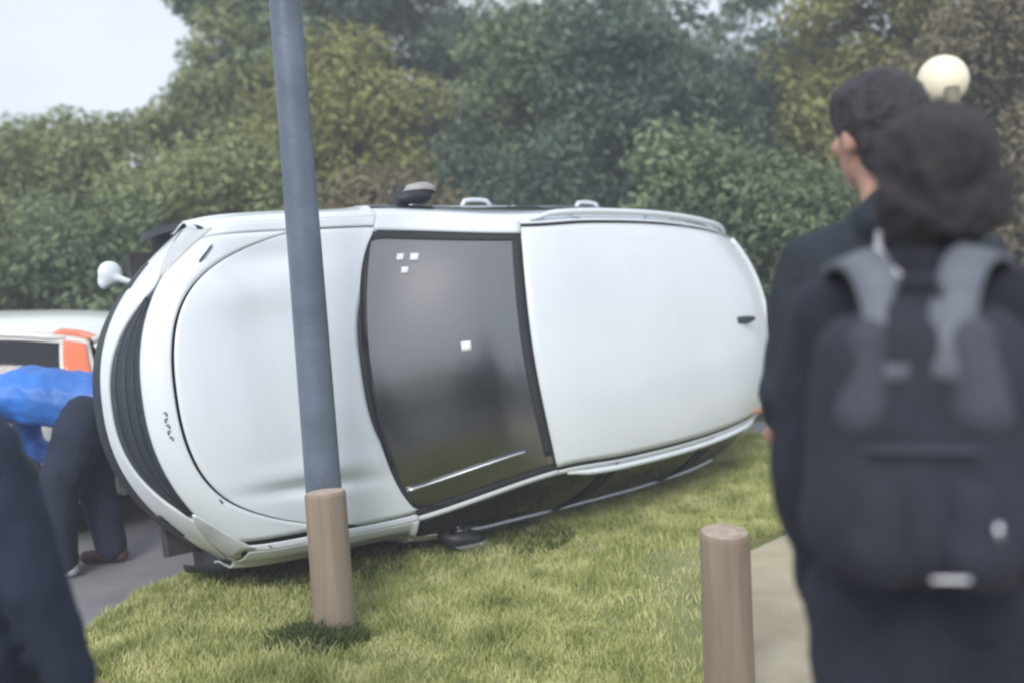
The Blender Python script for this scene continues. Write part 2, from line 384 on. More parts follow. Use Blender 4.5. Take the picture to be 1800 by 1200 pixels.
def gx(px, Y): return at(px, 500, Y).x
def tp(px, Y, **k): return (gx(px, Y), Y, 0)
# left hedge bushes
tree('bush', tp(-120, 13), 3.5, 3.6, .2, 90, 35100, 0.056, L_mid, 'bush at the far left edge with feathery top against the sky', 'bush', GT, 11)
tree('bush', tp(70, 12.2), 3.25, 3.0, .1, 90, 35100, 0.056, L_olive, 'low olive bush above the parked white car', 'bush', GT, 12)
tree('bush', tp(250, 13), 3.7, 2.8, .1, 80, 32400, 0.056, L_olive, 'olive bush with ragged sky gaps left of the tall trees', 'bush', GT, 13, holes=.05)
tree('bush', tp(200, 10.6), 2.2, 2.8, .05, 70, 27000, 0.048, L_mid, 'low dark green bush behind the front bumper of the overturned car', 'bush', GT, 14)
tree('bush', tp(-60, 10.8), 2.3, 2.6, .05, 60, 22950, 0.048, L_olive, 'low rounded bush behind the parked white car at the left edge', 'bush', GT, 15)
tree('bush', tp(400, 10.8), 2.9, 2.4, .05, 70, 27000, 0.048, L_olive, 'olive bush rising left of the tall blue-grey pole', 'bush', GT, 16)
# tall trees
tree('tree', tp(500, 14.5), 6.6, 2.6, .8, 110, 40500, 0.064, L_mid, 'tall leafy tree left of the pole, its edge against open sky', 'tree', GT, 21, holes=.0)
tree('tree', tp(430, 13.6), 4.6, 1.7, .6, 60, 22950, 0.056, L_olive, 'slim olive tree half in front of the tall tree left of the pole', 'tree', GT, 22)
tree('bush', tp(615, 11.8), 4.15, 2.1, .2, 90, 32400, 0.052, L_yel, 'tall yellow-green bush just right of the pole', 'bush', GT, 23)
tree('bush', tp(700, 10.2), 2.35, 1.5, .1, 60, 21600, 0.044, L_brown, 'brownish rounded bush behind the raised door mirror', 'bush', GT, 24)
tree('bush', tp(580, 10.0), 1.95, 1.5, .1, 50, 17550, 0.044, L_brown, 'low brown-olive bush directly behind the pole', 'bush', GT, 25)
tree('tree', tp(800, 15), 6.8, 3.3, .9, 105, 27000, 0.064, L_dark, 'dark blue-green tree with small sky gaps above the windscreen', 'tree', GT, 26, holes=.3)
tree('tree', tp(640, 17), 7.6, 3.7, 1, 110, 35100, 0.072, L_mid, 'tall tree behind the yellow-green bush at the top of the picture', 'tree', GT, 27)
tree('tree', tp(1000, 13.5), 4.75, 3.0, .5, 110, 40500, 0.060, L_mid, 'grey-green tree behind the middle of the car roof', 'tree', GT, 28, holes=0)
tree('tree', tp(1130, 12.2), 4.6, 2.4, .2, 90, 35100, 0.056, L_dark, 'dark tree behind the rear of the car roof', 'tree', GT, 29)
tree('tree', tp(1330, 14), 4.25, 3.2, .4, 120, 40500, 0.060, L_dark, 'dark tree with pale bare branches above it, left of the two standing people', 'tree', GT, 30, bark=m_barkpale, holes=0)
tree('bush', tp(1290, 9.8), 2.5, 2.4, .1, 60, 22950, 0.048, L_mid, 'grey-green bush beside the rear corner of the car roof', 'bush', GT, 31)
tree('tree', tp(1620, 12), 5.6, 3.0, .5, 110, 40500, 0.056, L_yel, 'yellow-olive tree behind the globe lamp', 'tree', GT, 32)
tree('bush', tp(1780, 10.5), 4.3, 2.4, .2, 90, 32400, 0.052, L_brown, 'brown-olive bush at the right edge beyond the globe lamp', 'bush', GT, 33)
tree('bush', tp(900, 11.2), 2.7, 2.0, .1, 60, 21600, 0.048, L_dark, 'dark blue-green bush behind the door handles of the overturned car', 'bush', GT, 34)
tree('tree', tp(1450, 17), 7.8, 3.6, 1, 55, 9000, 0.072, L_mid, 'sparse tall tree with sky showing through, over the dark-haired person in front', 'tree', GT, 35, bark=m_barkpale, holes=.40)
tree('tree', tp(1180, 18), 8.2, 4.6, 1.2, 75, 13000, 0.072, L_mid, 'sparse tall tree with sky gaps at the top centre right', 'tree', GT, 36, bark=m_barkpale, holes=.36)
tree('tree', tp(2050, 14), 6.4, 3.4, .5, 70, 21600, 0.064, L_olive, 'olive tree beyond the right edge of the picture', 'tree', GT, 37)
# feathery drooping branch spray near the rear of the car
# ------------------------------------------------------------------ distant wood closing the ground line
cs = []; rd = []
for i in range(240):
    x = rng.uniform(-26, 26); cs.append((x, rng.uniform(19, 23), rng.uniform(.2, 2.6))); rd.append(rng.uniform(.7, 1.3))
tag(obj('distant_hedge', leafmesh('distant_hedge', cs, rd, 90000, .13, 5), L_dark, smooth=False), 'dark continuous hedge far behind the trees', 'hedge', kind='stuff')

cs = []; rd = []  # unseen hedge behind the camera, added to darken the windscreen's lower reflection
for i in range(260):
    x = rng.uniform(-30, 34); cs.append((x, rng.uniform(-17, -13), rng.uniform(.2, 3.6 + .8 * math.sin(x * .35 + 2)))); rd.append(rng.uniform(.8, 1.4))
tag(obj('unseen_reflected_hedge', leafmesh('unseen_reflected_hedge', cs, rd, 60000, .14, 6), L_dark, smooth=False), 'unseen dark trees behind the camera, added to darken the lower windscreen reflection', 'hedge', kind='stuff')
# ------------------------------------------------------------------ car generator (x back from the nose, y to the car's right, z up)
ST = [ # Cx,Cz | Ex,Ey,Ez
 (.20, .22, .55, .74, .24), (.09, .34, .52, .76, .35), (.05, .48, .51, .775, .50), (.055, .60, .50, .785, .62), (.09, .76, .48, .77, .76),
 (.14, .85, .49, .74, .85), (.215, .905, .57, .745, .90), (.62, .985, .86, .755, .945), (1.12, 1.05, 1.27, .765, 1.0), (1.15, 1.06, 1.33, .76, 1.03),
 (1.83, 1.485, 1.93, .645, 1.43), (2.4, 1.56, 2.4, .655, 1.485), (3.2, 1.555, 3.15, .645, 1.475), (3.88, 1.49, 3.72, .60, 1.41), (4.08, 1.42, 3.94, .57, 1.34),
 (4.24, 1.02, 4.08, .71, .98), (4.27, .6, 4.12, .75, .6), (4.20, .25, 4.12, .74, .3)]
SM = {5: (.50, .79, .66), 6: (.61, .80, .76), 7: (.9, .81, .84), 8: (1.29, .82, .89), 9: (1.36, .83, .90), 10: (1.93, .84, .925), 11: (2.4, .845, .94), 12: (3.17, .84, .965), 13: (3.78, .80, .975), 14: (4.08, .72, .98)}
SB = {5: (.52, .77, .35), 6: (.64, .80, .26), 7: (.9, .815, .22), 8: (1.3, .82, .21), 9: (1.4, .82, .21), 10: (1.93, .82, .21), 11: (2.4, .82, .21), 12: (3.17, .82, .21), 13: (3.76, .80, .24), 14: (4.12, .74, .3)}
STA = np.array(ST); SMA = np.array([SM[i] for i in range(5, 15)]); SBA = np.array([SB[i] for i in range(5, 15)])
def crom(A, t, tens=.42):
    n = len(A); t = min(max(t, 0), n - 1 - 1e-9); i = int(t); f = t - i
    p0 = A[max(i - 1, 0)]; p1 = A[i]; p2 = A[i + 1]; p3 = A[min(i + 2, n - 1)]
    # tangents limited by segment length so that short stations beside long ones do not overshoot
    def tan(a, b, c):
        l1 = np.linalg.norm(b - a) + 1e-6; l2 = np.linalg.norm(c - b) + 1e-6
        return ((b - a) / l1 + (c - b) / l2) * .5
    L = np.linalg.norm(p2 - p1) + 1e-9
    m1 = tan(p0, p1, p2) * L if i > 0 else (p2 - p1); m2 = tan(p1, p2, p3) * L if i + 2 < n else (p2 - p1)
    h = f * f; g = h * f
    return (2 * g - 3 * h + 1) * p1 + (g - 2 * h + f) * m1 + (-2 * g + 3 * h) * p2 + (g - h) * m2
class Car:
    def __init__(s, root, paint, zs=1.0, dent=False): s.root = root; s.paint = paint; s.zs = zs; s.dent = dent
    def top(s, q, v):
        c = crom(STA, q); a = abs(v)
        front = 1 / (1 + math.exp((q - 6.5) * 2)); fx = a ** (2.6 - .3 * front); fz = a ** 2.8
        if 7.9 < q < 14.5: fx = a ** 2.1
        x = c[0] + (c[2] - c[0]) * fx; y = c[3] * v; z = c[1] + (c[4] - c[1]) * fz
        if s.dent and 6 < q < 8.2:
            w = math.exp(-((x - .80) / .26) ** 2)
            z -= .040 * w * math.exp(-((y + .50 + .05 * (x - .8)) / .028) ** 2) - .014 * w * math.exp(-((y + .43) / .05) ** 2)
            z += .026 * math.exp(-((x - .62) / .22) ** 2) * math.exp(-((y - .42) / .10) ** 2) - .022 * math.exp(-((x - .78) / .2) ** 2) * math.exp(-((y - .58) / .06) ** 2)
            z += .003 * math.sin(y * 9) * w
        if s.dent and 11 < q < 12.6:
            z -= .006 * math.exp(-((y - .50 + .12 * (x - 2.7)) / .014) ** 2) * math.exp(-((x - 2.72) / .15) ** 2)
        return Vector((x, y, z * s.zs))
    def side(s, q, t, sg):
        e = crom(STA, q); T = np.array([e[2], e[3], e[4]]); m = crom(SMA, q - 5); b = crom(SBA, q - 5)
        if sg < 0 and s.dent: wv = 1 + .075 * min(1, max(0, (q - 8.6) / 1.2)); m = m * np.array([1, wv, 1]); b = b * np.array([1, wv, 1])
        if t <= 1:
            p = T + (m - T) * t; p[1] += .035 * math.sin(math.pi * t) * (1 if q > 8.5 else .5)
        else:
            f = t - 1; p = m + (b - m) * f; p[1] += .028 * math.sin(math.pi * f) + .012 * math.sin(3 * math.pi * f)
            if f < .2: p[1] += .012 * math.sin(math.pi * f / .2)
        return Vector((p[0], p[1] * sg, p[2] * s.zs))
    def patch(s, name, fn, a0, a1, b0, b1, m, na=14, nb=14, off=0., lip=.012, parent=None, warp=None, gap=.0, mask=None):
        """grid patch of fn(a,b); outer ring turned in by lip so panels read as solid sheets"""
        A = np.linspace(0, 1, na + 1); B = np.linspace(0, 1, nb + 1)
        cen = Vector((2.1, 0, .55 * s.zs))
        bm = bmesh.new(); G = []
        def ev(u, w):
            bb = b0 + (b1 - b0) * w
            s0 = a0(bb) if callable(a0) else a0; s1 = a1(bb) if callable(a1) else a1
            aa = s0 + (s1 - s0) * u
            return aa, bb
        for i, u in enumerate([0] + list(A) + [1]):
            row = []
            for j, w in enumerate([0] + list(B) + [1]):
                aa, bb = ev(u, w); e = 2e-3
                p = fn(aa, bb); pa = fn(aa + e, bb) - fn(aa - e, bb); pb = fn(aa, bb + e) - fn(aa, bb - e)
                n = pa.cross(pb); n = n.normalized() if n.length > 1e-12 else Vector((0, 0, 1))
                if n.dot(Vector((p.x - cen.x, p.y, p.z - cen.z))) < 0 and True: n = -n
                ring = i in (0, na + 2) or j in (0, nb + 2)
                row.append(bm.verts.new(p + n * (off - (lip if ring else 0))))
            G.append(row)
        for i in range(len(G) - 1):
            for j in range(len(G[0]) - 1):
                if mask:
                    c = (G[i][j].co + G[i + 1][j + 1].co) / 2
                    if mask(c): continue
                bm.faces.new((G[i][j], G[i + 1][j], G[i + 1][j + 1], G[i][j + 1]))
        bmesh.ops.remove_doubles(bm, verts=bm.verts, dist=1e-6)
        bmesh.ops.delete(bm, geom=[v for v in bm.verts if not v.link_faces], context='VERTS')
        bmesh.ops.recalc_face_normals(bm, faces=bm.faces)
        # point normals outward
        sm = sum(((f.calc_center_median() - cen).dot(f.normal) * f.calc_area() for f in bm.faces))
        if sm < 0: bmesh.ops.reverse_faces(bm, faces=bm.faces)
        return obj(name, bm, m, parent or s.root)
    def build(s, fallen=True):
        top = s.top; g = .0035; wz = s.zs
        R_ = s.root
        wa = lambda c: any(math.hypot(c.x - cx, (c.z - .31 * wz)) < .375 for cx in (.86, 3.36)) and c.z < .75
        # inner shell, darker, behind every gap
        s.patch('bumper_support', top, 0, 6, -1, 1, m_gap, 24, 30, off=-.02, lip=.0)
        s.patch('inner_panel', top, 5.8, 9.05, -1, 1, m_gap, 20, 30, off=-.03, lip=0)
        s.patch('headliner', top, 10, 14, -1, 1, m_dash, 20, 24, off=-.03, lip=0)
        for sg in (1, -1):
            sd = lambda q, t, sg=sg: s.side(q, t, sg)
            s.patch('inner_side_panel', sd, 5, 14, 1.0, 2, m_gap, 46, 12, off=-.02, lip=0, mask=wa)
            s.patch('inner_fender_panel', sd, 5, 9.2, 0, 1, m_gap, 20, 8, off=-.02, lip=0)
        # ---- front
        bl = lambda v: 7.97 + 1.1 * min(1, abs(v) / (.9 if v > 0 else .94)) ** 4
        hf = lambda v: 6.02 + 1.25 * (abs(v) / .93) ** 7      # bonnet front line, rounded at the corners
        s.patch('bonnet', top, lambda v: hf(v) + .015, lambda v: bl(v) - .03, -.95, .925, s.paint, 40, 60, lip=.014)
        s.patch('nose_panel', top, 4.55, lambda v: hf(v) - .02, -.93, .93, s.paint, 14, 60, lip=.012)
        for sg in (1, -1):
            s.patch('wing_top', top, 5.0, 8.95, (.935 if sg > 0 else .96) * sg, 1.0 * sg, s.paint, 24, 4, lip=.004)
            lo = lambda v: 4.5 - 1.0 * (1 - (abs(v) / .80) ** 3.2) if abs(v) < .80 else 4.5
        lens = lambda v: max(0, 1 - (abs(v + .06) / .70) ** 2.6)
        s.patch('grille', top, lambda v: 4.42 - 1.35 * lens(v) - .02, 4.52, -.76, .64, m_grille, 10, 50, off=-.008, lip=.0)
        # grille slats
        for k in range(3):
            bm = bmesh.new(); pts = [top(4.47 - (k + .6) / 3.4 * 1.35 * lens(v), v) + Vector((-.004, 0, 0)) for v in np.linspace(-.70, .58, 40)]
            tube(bm, pts, .0035, 6); obj('grille_slat', bm, m_black, R_)
        s.patch('front_bumper', top, 2.5, lambda v: 4.40 - 1.35 * lens(v) - .04, -1, 1, s.paint, 14, 60, lip=.012)
        s.patch('lower_grille', top, .9, 2.47, -.93, .93, m_black, 10, 50, off=-.004, lip=.01)
        s.patch('front_lip', top, 0.0, .88, -1, 1, s.paint if not fallen else m_black, 6, 50, lip=.01)
        for sg in (1, -1):
            s.patch('headlight', top, lambda v: 4.45 - .9 * max(0, (abs(v) - .70) / .28) ** .8, lambda v: 4.53 + .95 * max(0, (abs(v) - .70) / .28) ** .9, .70 * sg, .985 * sg, m_lampglass, 10, 12, off=.004, lip=.007)
            s.patch('fog_lamp', top, 2.3, 2.9, .66 * sg, .80 * sg, m_black, 6, 6, off=.006, lip=.01)
        # ---- windscreen, roof
        s.patch('cowl', top, lambda v: bl(v) - .02, lambda v: 9.05 if abs(v) < .87 else 9.3, -.95, .90, m_black, 6, 50, off=-.004, lip=.006)
        s.patch('windscreen', top, lambda v: max(8.55, bl(v) + .1), 9.985, -.965, .885, m_glass, 24, 30, off=.001, lip=.004)
        s.patch('windscreen_border', top, lambda v: max(8.5, bl(v)), lambda v: max(8.93, bl(v) + .08) + .06 * abs(v) ** 4, -.96, .9, m_gap, 5, 30, off=.0035, lip=.002)
        for sg in (1, -1):
            s.patch('windscreen_border', top, 8.95, 9.98, (.845 if sg > 0 else .93) * sg, (.895 if sg > 0 else .97) * sg, m_gap, 16, 3, off=.0040, lip=.002)
            s.patch('front_pillar', top, 8.97, 10.0, (.905 if sg > 0 else .975) * sg, 1.0 * sg, s.paint, 20, 4, off=.004, lip=.008)
        s.patch('windscreen_border', top, 9.93, 9.985, -.85, .85, m_gap, 2, 30, off=.0045, lip=.002)
        s.patch('roof', top, 10.01, 13.55, -.955, .955, s.paint, 46, 44, lip=.012)
        for sg in (1, -1):
            s.patch('drip_channel', top, 10.0, 13.2, .957 * sg, .985 * sg, m_gap, 24, 2, off=-.01, lip=.0)
            s.patch('cant_rail', top, 10.0, 13.98, .985 * sg, 1.0 * sg, s.paint, 30, 3, off=.0, lip=.004)
            bm = bmesh.new()   # roof rail bar with feet
            qs = np.linspace(10.15, 13.35, 26); pts = []
            for i, q in enumerate(qs):
                t = i / 25; lift = min(1, t * 9 + .2, (1 - t) * 9 + .2); p = s.side(q, .02, sg); pts.append(p + Vector((0, sg * (.034 if sg > 0 else .022) * lift, .006 if sg > 0 else -.012)))
            kk = .66 if sg > 0 else .62
            tube(bm, pts, [(.016 + .012 * min(1, i / 3, (25 - i) / 3)) * kk for i in range(26)], 10)
            for q in (10.35, 11.7, 13.1):
                p = s.side(q, .02, sg); tube(bm, [p - Vector((0, 0, .03)), p + Vector((0, sg * .055 * kk * kk, -.005 / kk ** 3))], [.024 * kk, .018 * kk], 8)
            obj('roof_rail', bm, s.paint, R_)
        s.patch('spoiler', top, 13.58, 14.06, -.97, .97, s.paint, 6, 30, off=.014, lip=.02)
        s.patch('rear_window', top, 14.1, 14.85, -.84, .84, m_glass_s, 8, 24, off=.0, lip=.006)
        for sg in (1, -1):
            s.patch('rear_pillar', top, 14.08, 15.0, .85 * sg, 1.0 * sg, s.paint, 8, 4, off=.002, lip=.01)
        s.patch('tailgate', top, 14.87, 15.75, -.78, .78, s.paint, 12, 30, lip=.012)
        s.patch('rear_bumper', top, 15.78, 17, -1, 1, s.paint, 10, 30, lip=.012)
        # ---- sides
        for sg in (1, -1):
            sd = lambda q, t, sg=sg: s.side(q, t, sg)
            fe = s.patch('wing', sd, 5.02, 8.93, 0.02, 1.98, s.paint, 44, 30, lip=.01, mask=wa)
            s.patch('side_sill', sd, 8.0, 12.0, 1.86, 2.0, m_black, 24, 4, off=.012, lip=.02)
            wins = []
            for (a, b, nm) in ((8.96, 10.86, 'door'), (10.9, 12.15, 'door')):
                d = s.patch('door', sd, a, b, 1.02, 1.85, s.paint, 20, 20, lip=.012, mask=wa)
                fr = .30 if sg > 0 else .035
                s.patch('window_frame', sd, a, b, .0, fr, s.paint, 20, 3, lip=.006, parent=d)
                s.patch('window', sd, a + .06, b - .05, fr, .93, m_glass_s, 16, 12, off=-.004, lip=.004, parent=d)
                s.patch('pillar_trim', sd, b - .05, b + .03, fr, .95, m_black, 2, 10, off=.0, lip=.004, parent=d)
                s.patch('waist_trim', sd, a, b, .935, 1.0, m_chrome, 20, 3, off=.008, lip=.012, parent=d)
                bm = bmesh.new()      # pull handle, ring shaped
                qa = b - .42 * (b - a) / 1.25 * .8; p0 = sd(qa, 1.14); p1 = sd(b - .06, 1.13)
                o_ = Vector((0, sg * (.038 if sg > 0 else .018), 0)); tube(bm, [p0, p0.lerp(p1, .12) + o_ * .85, p0.lerp(p1, .35) + o_, p0.lerp(p1, .65) + o_, p0.lerp(p1, .88) + o_ * .85, p1], [.013, .012, .012, .012, .012, .013], 8)
                obj('door_handle', bm, s.paint, d)
            s.patch('rear_quarter', sd, 12.18, 13.98, 1.02, 1.98, s.paint, 22, 22, lip=.012, mask=wa)
            s.patch('window_frame', sd, 12.18, 13.98, 0, .12, s.paint, 12, 3, lip=.006)
            s.patch('quarter_window', sd, 12.25, 13.2, .13, .92, m_glass_s, 10, 10, off=-.004, lip=.004)
            s.patch('rear_side_pillar', sd, 13.22, 13.98, .12, 1.0, s.paint, 8, 8, lip=.008)
            s.patch('waist_trim', sd, 12.18, 13.2, .93, 1.0, m_chrome, 8, 3, off=.008, lip=.012)
            # wheel arches
            for cx in (.86, 3.36):
                bm = bmesh.new(); n = 22; y1 = .83; prev = None
                for k in range(n + 1):
                    a = -.25 + (math.pi + .5) * k / n; c, sn = math.cos(a), math.sin(a)
                    ring = [bm.verts.new((cx + rr * c, sg * yy, .31 * wz + rr * sn)) for rr, yy in ((.345, y1 - .30), (.345, y1 + .004), (.36, y1 + .014), (.395, y1 + .008), (.40, y1 - .03))]
                    if prev:
                        for q in range(4): bm.faces.new((prev[q], prev[q + 1], ring[q + 1], ring[q]))
                    prev = ring
                bmesh.ops.recalc_face_normals(bm, faces=bm.faces); obj('wheel_arch_trim', bm, m_black, R_)
                w = empty('wheel', (cx, sg * .73, .31 * wz)); w.parent = R_
                bm = bmesh.new(); lathe(bm, [(.21, -.10), (.29, -.105), (.315, -.08), (.325, 0), (.315, .08), (.29, .105), (.21, .10), (.20, 0), (.21, -.10)], 36, 'Y')
                for k in range(36):
                    a = 2 * math.pi * k / 36; add_box(bm, (.322 * math.cos(a), 0, .322 * math.sin(a)), (.012, .17, .02), (0, -a, 0))
                obj('tyre', bm, m_tyre, w)
                bm = bmesh.new(); lathe(bm, [(.21, -.09), (.195, -.05 ), (.195, .06), (.212, .09)], 32, 'Y')
                lathe(bm, [(.001, sg * .055), (.04, sg * .055), (.045, sg * .03)], 20, 'Y')
                for k in range(5):
                    a = 2 * math.pi * k / 5; add_box(bm, (.115 * math.cos(a), sg * .045, .115 * math.sin(a)), (.17, .022, .045), (0, -a, 0), .006)
                obj('rim', bm, m_rim, w)
            # door mirror
            mr = empty('door_mirror', s.side(9.35, .97, sg)); mr.parent = R_
            obj_m = blob('mirror_housing', [('e', (.09, sg * .045, .03), (.125, .058, .085), (0, 0, sg * .2)), ('c', (-.02, -sg * .02, .0), .035, (.03, sg * .06, .03), .045)], m_black, mr, .008, 3)
            blob('mirror_cap', [('e', (.110, sg * .065, .035), (.128, .056, .085), (0, 0, sg * .2))], m_mirror if fallen else s.paint, mr, .008, 2, cut=lambda v: v.y * sg < .062)
            bm = bmesh.new(); add_box(bm, (.10, sg * -.010, .03), (.15, .006, .11), None, .002); obj('mirror_glass', bm, m_chrome, mr)
            # rear lamps
            s.patch('tail_light', top, 14.95, 15.6, .80 * sg, 1.0 * sg, m_red, 8, 6, off=.012, lip=.02)
        bm = bmesh.new(); add_box(bm, (2.05, 0, .20), (3.3, 1.5, .06)); add_box(bm, (.86, 0, .31 * wz), (.08, 1.4, .08)); add_box(bm, (3.36, 0, .31 * wz), (.08, 1.4, .08))
        tube(bm, [(1.0, .2, .15), (2.6, .25, .14), (3.6, .3, .2), (4.05, .4, .22)], .03, 8); add_box(bm, (.7, 0, .45), (.7, 1.2, .45))
        obj('underbody', bm, m_under, R_, smooth=False)
        # interior
        bm = bmesh.new(); pr = [(1.2, .96), (1.35, 1.0), (1.62, .99), (1.70, .93), (1.72, .70), (1.5, .55)]
        va = [[bm.verts.new((x + .06 * (abs(y) / .7) ** 2, y, z * wz)) for x, z in pr] for y in np.linspace(-.74, .74, 9)]
        for a, b in zip(va[:-1], va[1:]):
            for k in range(len(pr) - 1): bm.faces.new((a[k], a[k + 1], b[k + 1], b[k]))
        add_box(bm, (1.66, 0, .80 * wz), (.12, .34, .22), None, .02); add_box(bm, (1.95, 0, .42), (.75, .24, .22), None, .02)
        obj('dashboard', bm, m_dash, R_)
        for y in (.36, -.36):
            st = empty('front_seat', (2.3, y, .35)); st.parent = R_
            blob('seat_cushion', [('e', (-.05, 0, .1), (.30, .26, .10)), ('c', (.18, 0, .12), .16, (-.2, 0, .12), .15)], m_seat, st, .03, 3)
            blob('seat_back', [('c', (.28, -.1, .2), .12, (.40, -.09, .62 * wz), .10), ('c', (.28, .1, .2), .12, (.40, .09, .62 * wz), .10)], m_seat, st, .03, 3)
            blob('headrest', [('c', (.42, -.07, .80 * wz), .065, (.42, .07, .80 * wz), .065), ('c', (.41, 0, .62 * wz), .02, (.42, 0, .8 * wz), .02)], m_seat, st, .02, 2)
        bm = bmesh.new(); add_box(bm, (3.05, 0, .5), (.5, 1.2, .18), None, .05); add_box(bm, (3.3, 0, .85 * wz), (.16, 1.2, .6 * wz), (0, .2, 0), .05); obj('rear_seat', bm, m_seat, R_)
        bm = bmesh.new(); cc = Vector((1.83, .37, .92 * wz)); pts = []
        ax1 = Vector((0, 1, 0)); ax2 = Vector((.35, 0, .94))
        for k in range(25): a = 2 * math.pi * k / 24; pts.append(cc + (ax1 * math.cos(a) + ax2 * math.sin(a)) * .185)
        tube(bm, pts, .014, 8, cap=False); tube(bm, [cc - ax1 * .18, cc + ax1 * .18], .02, 8); tube(bm, [cc, cc - ax2 * .18], .018, 8); tube(bm, [cc, cc + Vector((-.2, 0, -.08))], .035, 10)
        obj('steering_wheel', bm, m_dash, R_)
        bm = bmesh.new(); add_box(bm, (0, 0, 0), (.02, .22, .06), None, .006); o = obj('rear_view_mirror', bm, m_black, R_); o.location = (1.80, 0, 1.40 * wz)

# ---- the overturned white car
CAR = empty('overturned_car', (-2.2392, 4.8577, .8725 + .0), label='white hatchback lying on its side on the grass, roof and bonnet towards us', cat='car')
RM = Matrix(((.7225, -.08, .6917), (.6947, .1505, -.7081), (-.0474, .9854, .1643)))
xa = Vector((RM[0][0], RM[1][0], 0)).normalized(); RM = Matrix.Rotation(-.013, 3, Vector((-xa.y, xa.x, 0))) @ RM
CAR.rotation_mode = 'QUATERNION'; CAR.rotation_quaternion = RM.to_quaternion()
car = Car(CAR, m_white, 1.0, True); car.build(True)
# badge lettering strokes on the nose (illegible in the photograph: a row of small raised strokes)
bm = bmesh.new()
for k in range(5):
    v = -.10 - .036 * k; p = car.top(5.44, v); q = car.top(5.55, v); o_ = Vector((-.003, 0, .003))
    tube(bm, [p + o_, q + o_], .0042, 6)
    p2 = car.top(5.44 if k % 2 else 5.55, v - .02); tube(bm, [(p if k % 2 else q) + o_, p2 + o_], .0035, 6)
obj('badge', bm, mat('badge_grey', (.22, .24, .27), .4, metal=.5), CAR)
# aerial fin
p = car.top(12.62, 0.03)
bm = bmesh.new()
prof = [(-.075, 0), (-.03, .022), (.03, .052), (.065, .058), (.075, 0)]
for y, sc in ((-.016, .75), (-.006, 1), (.006, 1), (.016, .75)):
    pass
vv = [[bm.verts.new((p.x + x, p.y + y * (1 if z < .01 else .5), p.z - .004 + z)) for x, z in prof] for y in (-.024, .024)]
bm.faces.new(vv[0]); bm.faces.new(vv[1][::-1])
for k in range(5): bm.faces.new((vv[0][k], vv[0][(k + 1) % 5], vv[1][(k + 1) % 5], vv[1][k]))
bmesh.ops.recalc_face_normals(bm, faces=bm.faces); obj('roof_aerial', bm, m_black, CAR, smooth=False)
# stickers on the glass
def sticker(q, v, a, b):
    car.patch('sticker', car.top, q - a, q + a, v - b, v + b, m_sticker, 3, 3, off=.006, lip=.001)
sticker(9.20, .72, .022, .022); sticker(9.29, .72, .026, .024); sticker(9.24, .63, .022, .022); sticker(9.60, .07, .028, .034)
# wiper arms: parked along the cowl; then a strip for the lower pillar's reflection
def wiper(pts):
    bm = bmesh.new(); tube(bm, pts, [.010] + [.007] * (len(pts) - 1), 8); obj('wiper', bm, m_black, CAR)
wiper([car.top(8.62 + .10 * t, .15 + .55 * t) + Vector((-.008, 0, .014)) for t in np.linspace(0, 1, 8)])
wiper([car.top(8.62 + .10 * t, -.62 + .55 * t) + Vector((-.008, 0, .014)) for t in np.linspace(0, 1, 8)])
bm = bmesh.new(); qs = np.linspace(8.98, 9.80, 14)
tube(bm, [car.top(q, -.80 + .03 * i / 13) + Vector((-.006, 0, .012)) for i, q in enumerate(qs)], [.013, .011] + [.008] * 12, 8)
obj('pillar_reflection', bm, m_chrome, CAR)  # chrome strip modelled as the pillar's reflection on the glass
# broken bumper corner sticking out at the top of the nose
hb = car.top(1.6, .74)
blob('bumper_corner', [('e', hb + Vector((-.055, .055, -.05)), (.06, .06, .035), (0, 0, .5)), ('e', hb + Vector((-.085, .02, -.06)), (.03, .04, .03)), ('c', hb + Vector((.02, 0, 0)), .015, hb + Vector((-.06, .04, -.04)), .02)], m_white, CAR, .008, 2)

# ---- parked white car at the far left
pc = at(150, 560, 6.0)
CAR2 = empty('parked_car', (pc.x - 4.02, 5.95 + .85, -.05), label='white parked hatchback at the left edge with orange-red tail lamp showing', cat='car')
car2 = Car(CAR2, m_white2, .885, False)
car2.build(False)
for sg in (-1,):
    sdn = lambda q, t: car2.side(q, t, sg)
    car2.patch('tall_tail_lamp', sdn, 13.30, 13.85, .10, .85, m_orange, 8, 8, off=.014, lip=.03)
    car2.patch('tall_tail_lamp', sdn, 13.50, 13.99, .87, 1.20, m_red, 8, 8, off=.014, lip=.03)
    car2.patch('tall_tail_lamp', car2.top, 13.05, 13.95, .90 * sg, .995 * sg, m_orange, 8, 4, off=.014, lip=.02)
    for k in range(6):
        car2.patch('reflective_block', car2.top, 15.55 + k * .18, 15.70 + k * .18, .82 * sg, .97 * sg, m_red if k % 2 == 0 else m_sticker, 2, 3, off=.016, lip=.006)

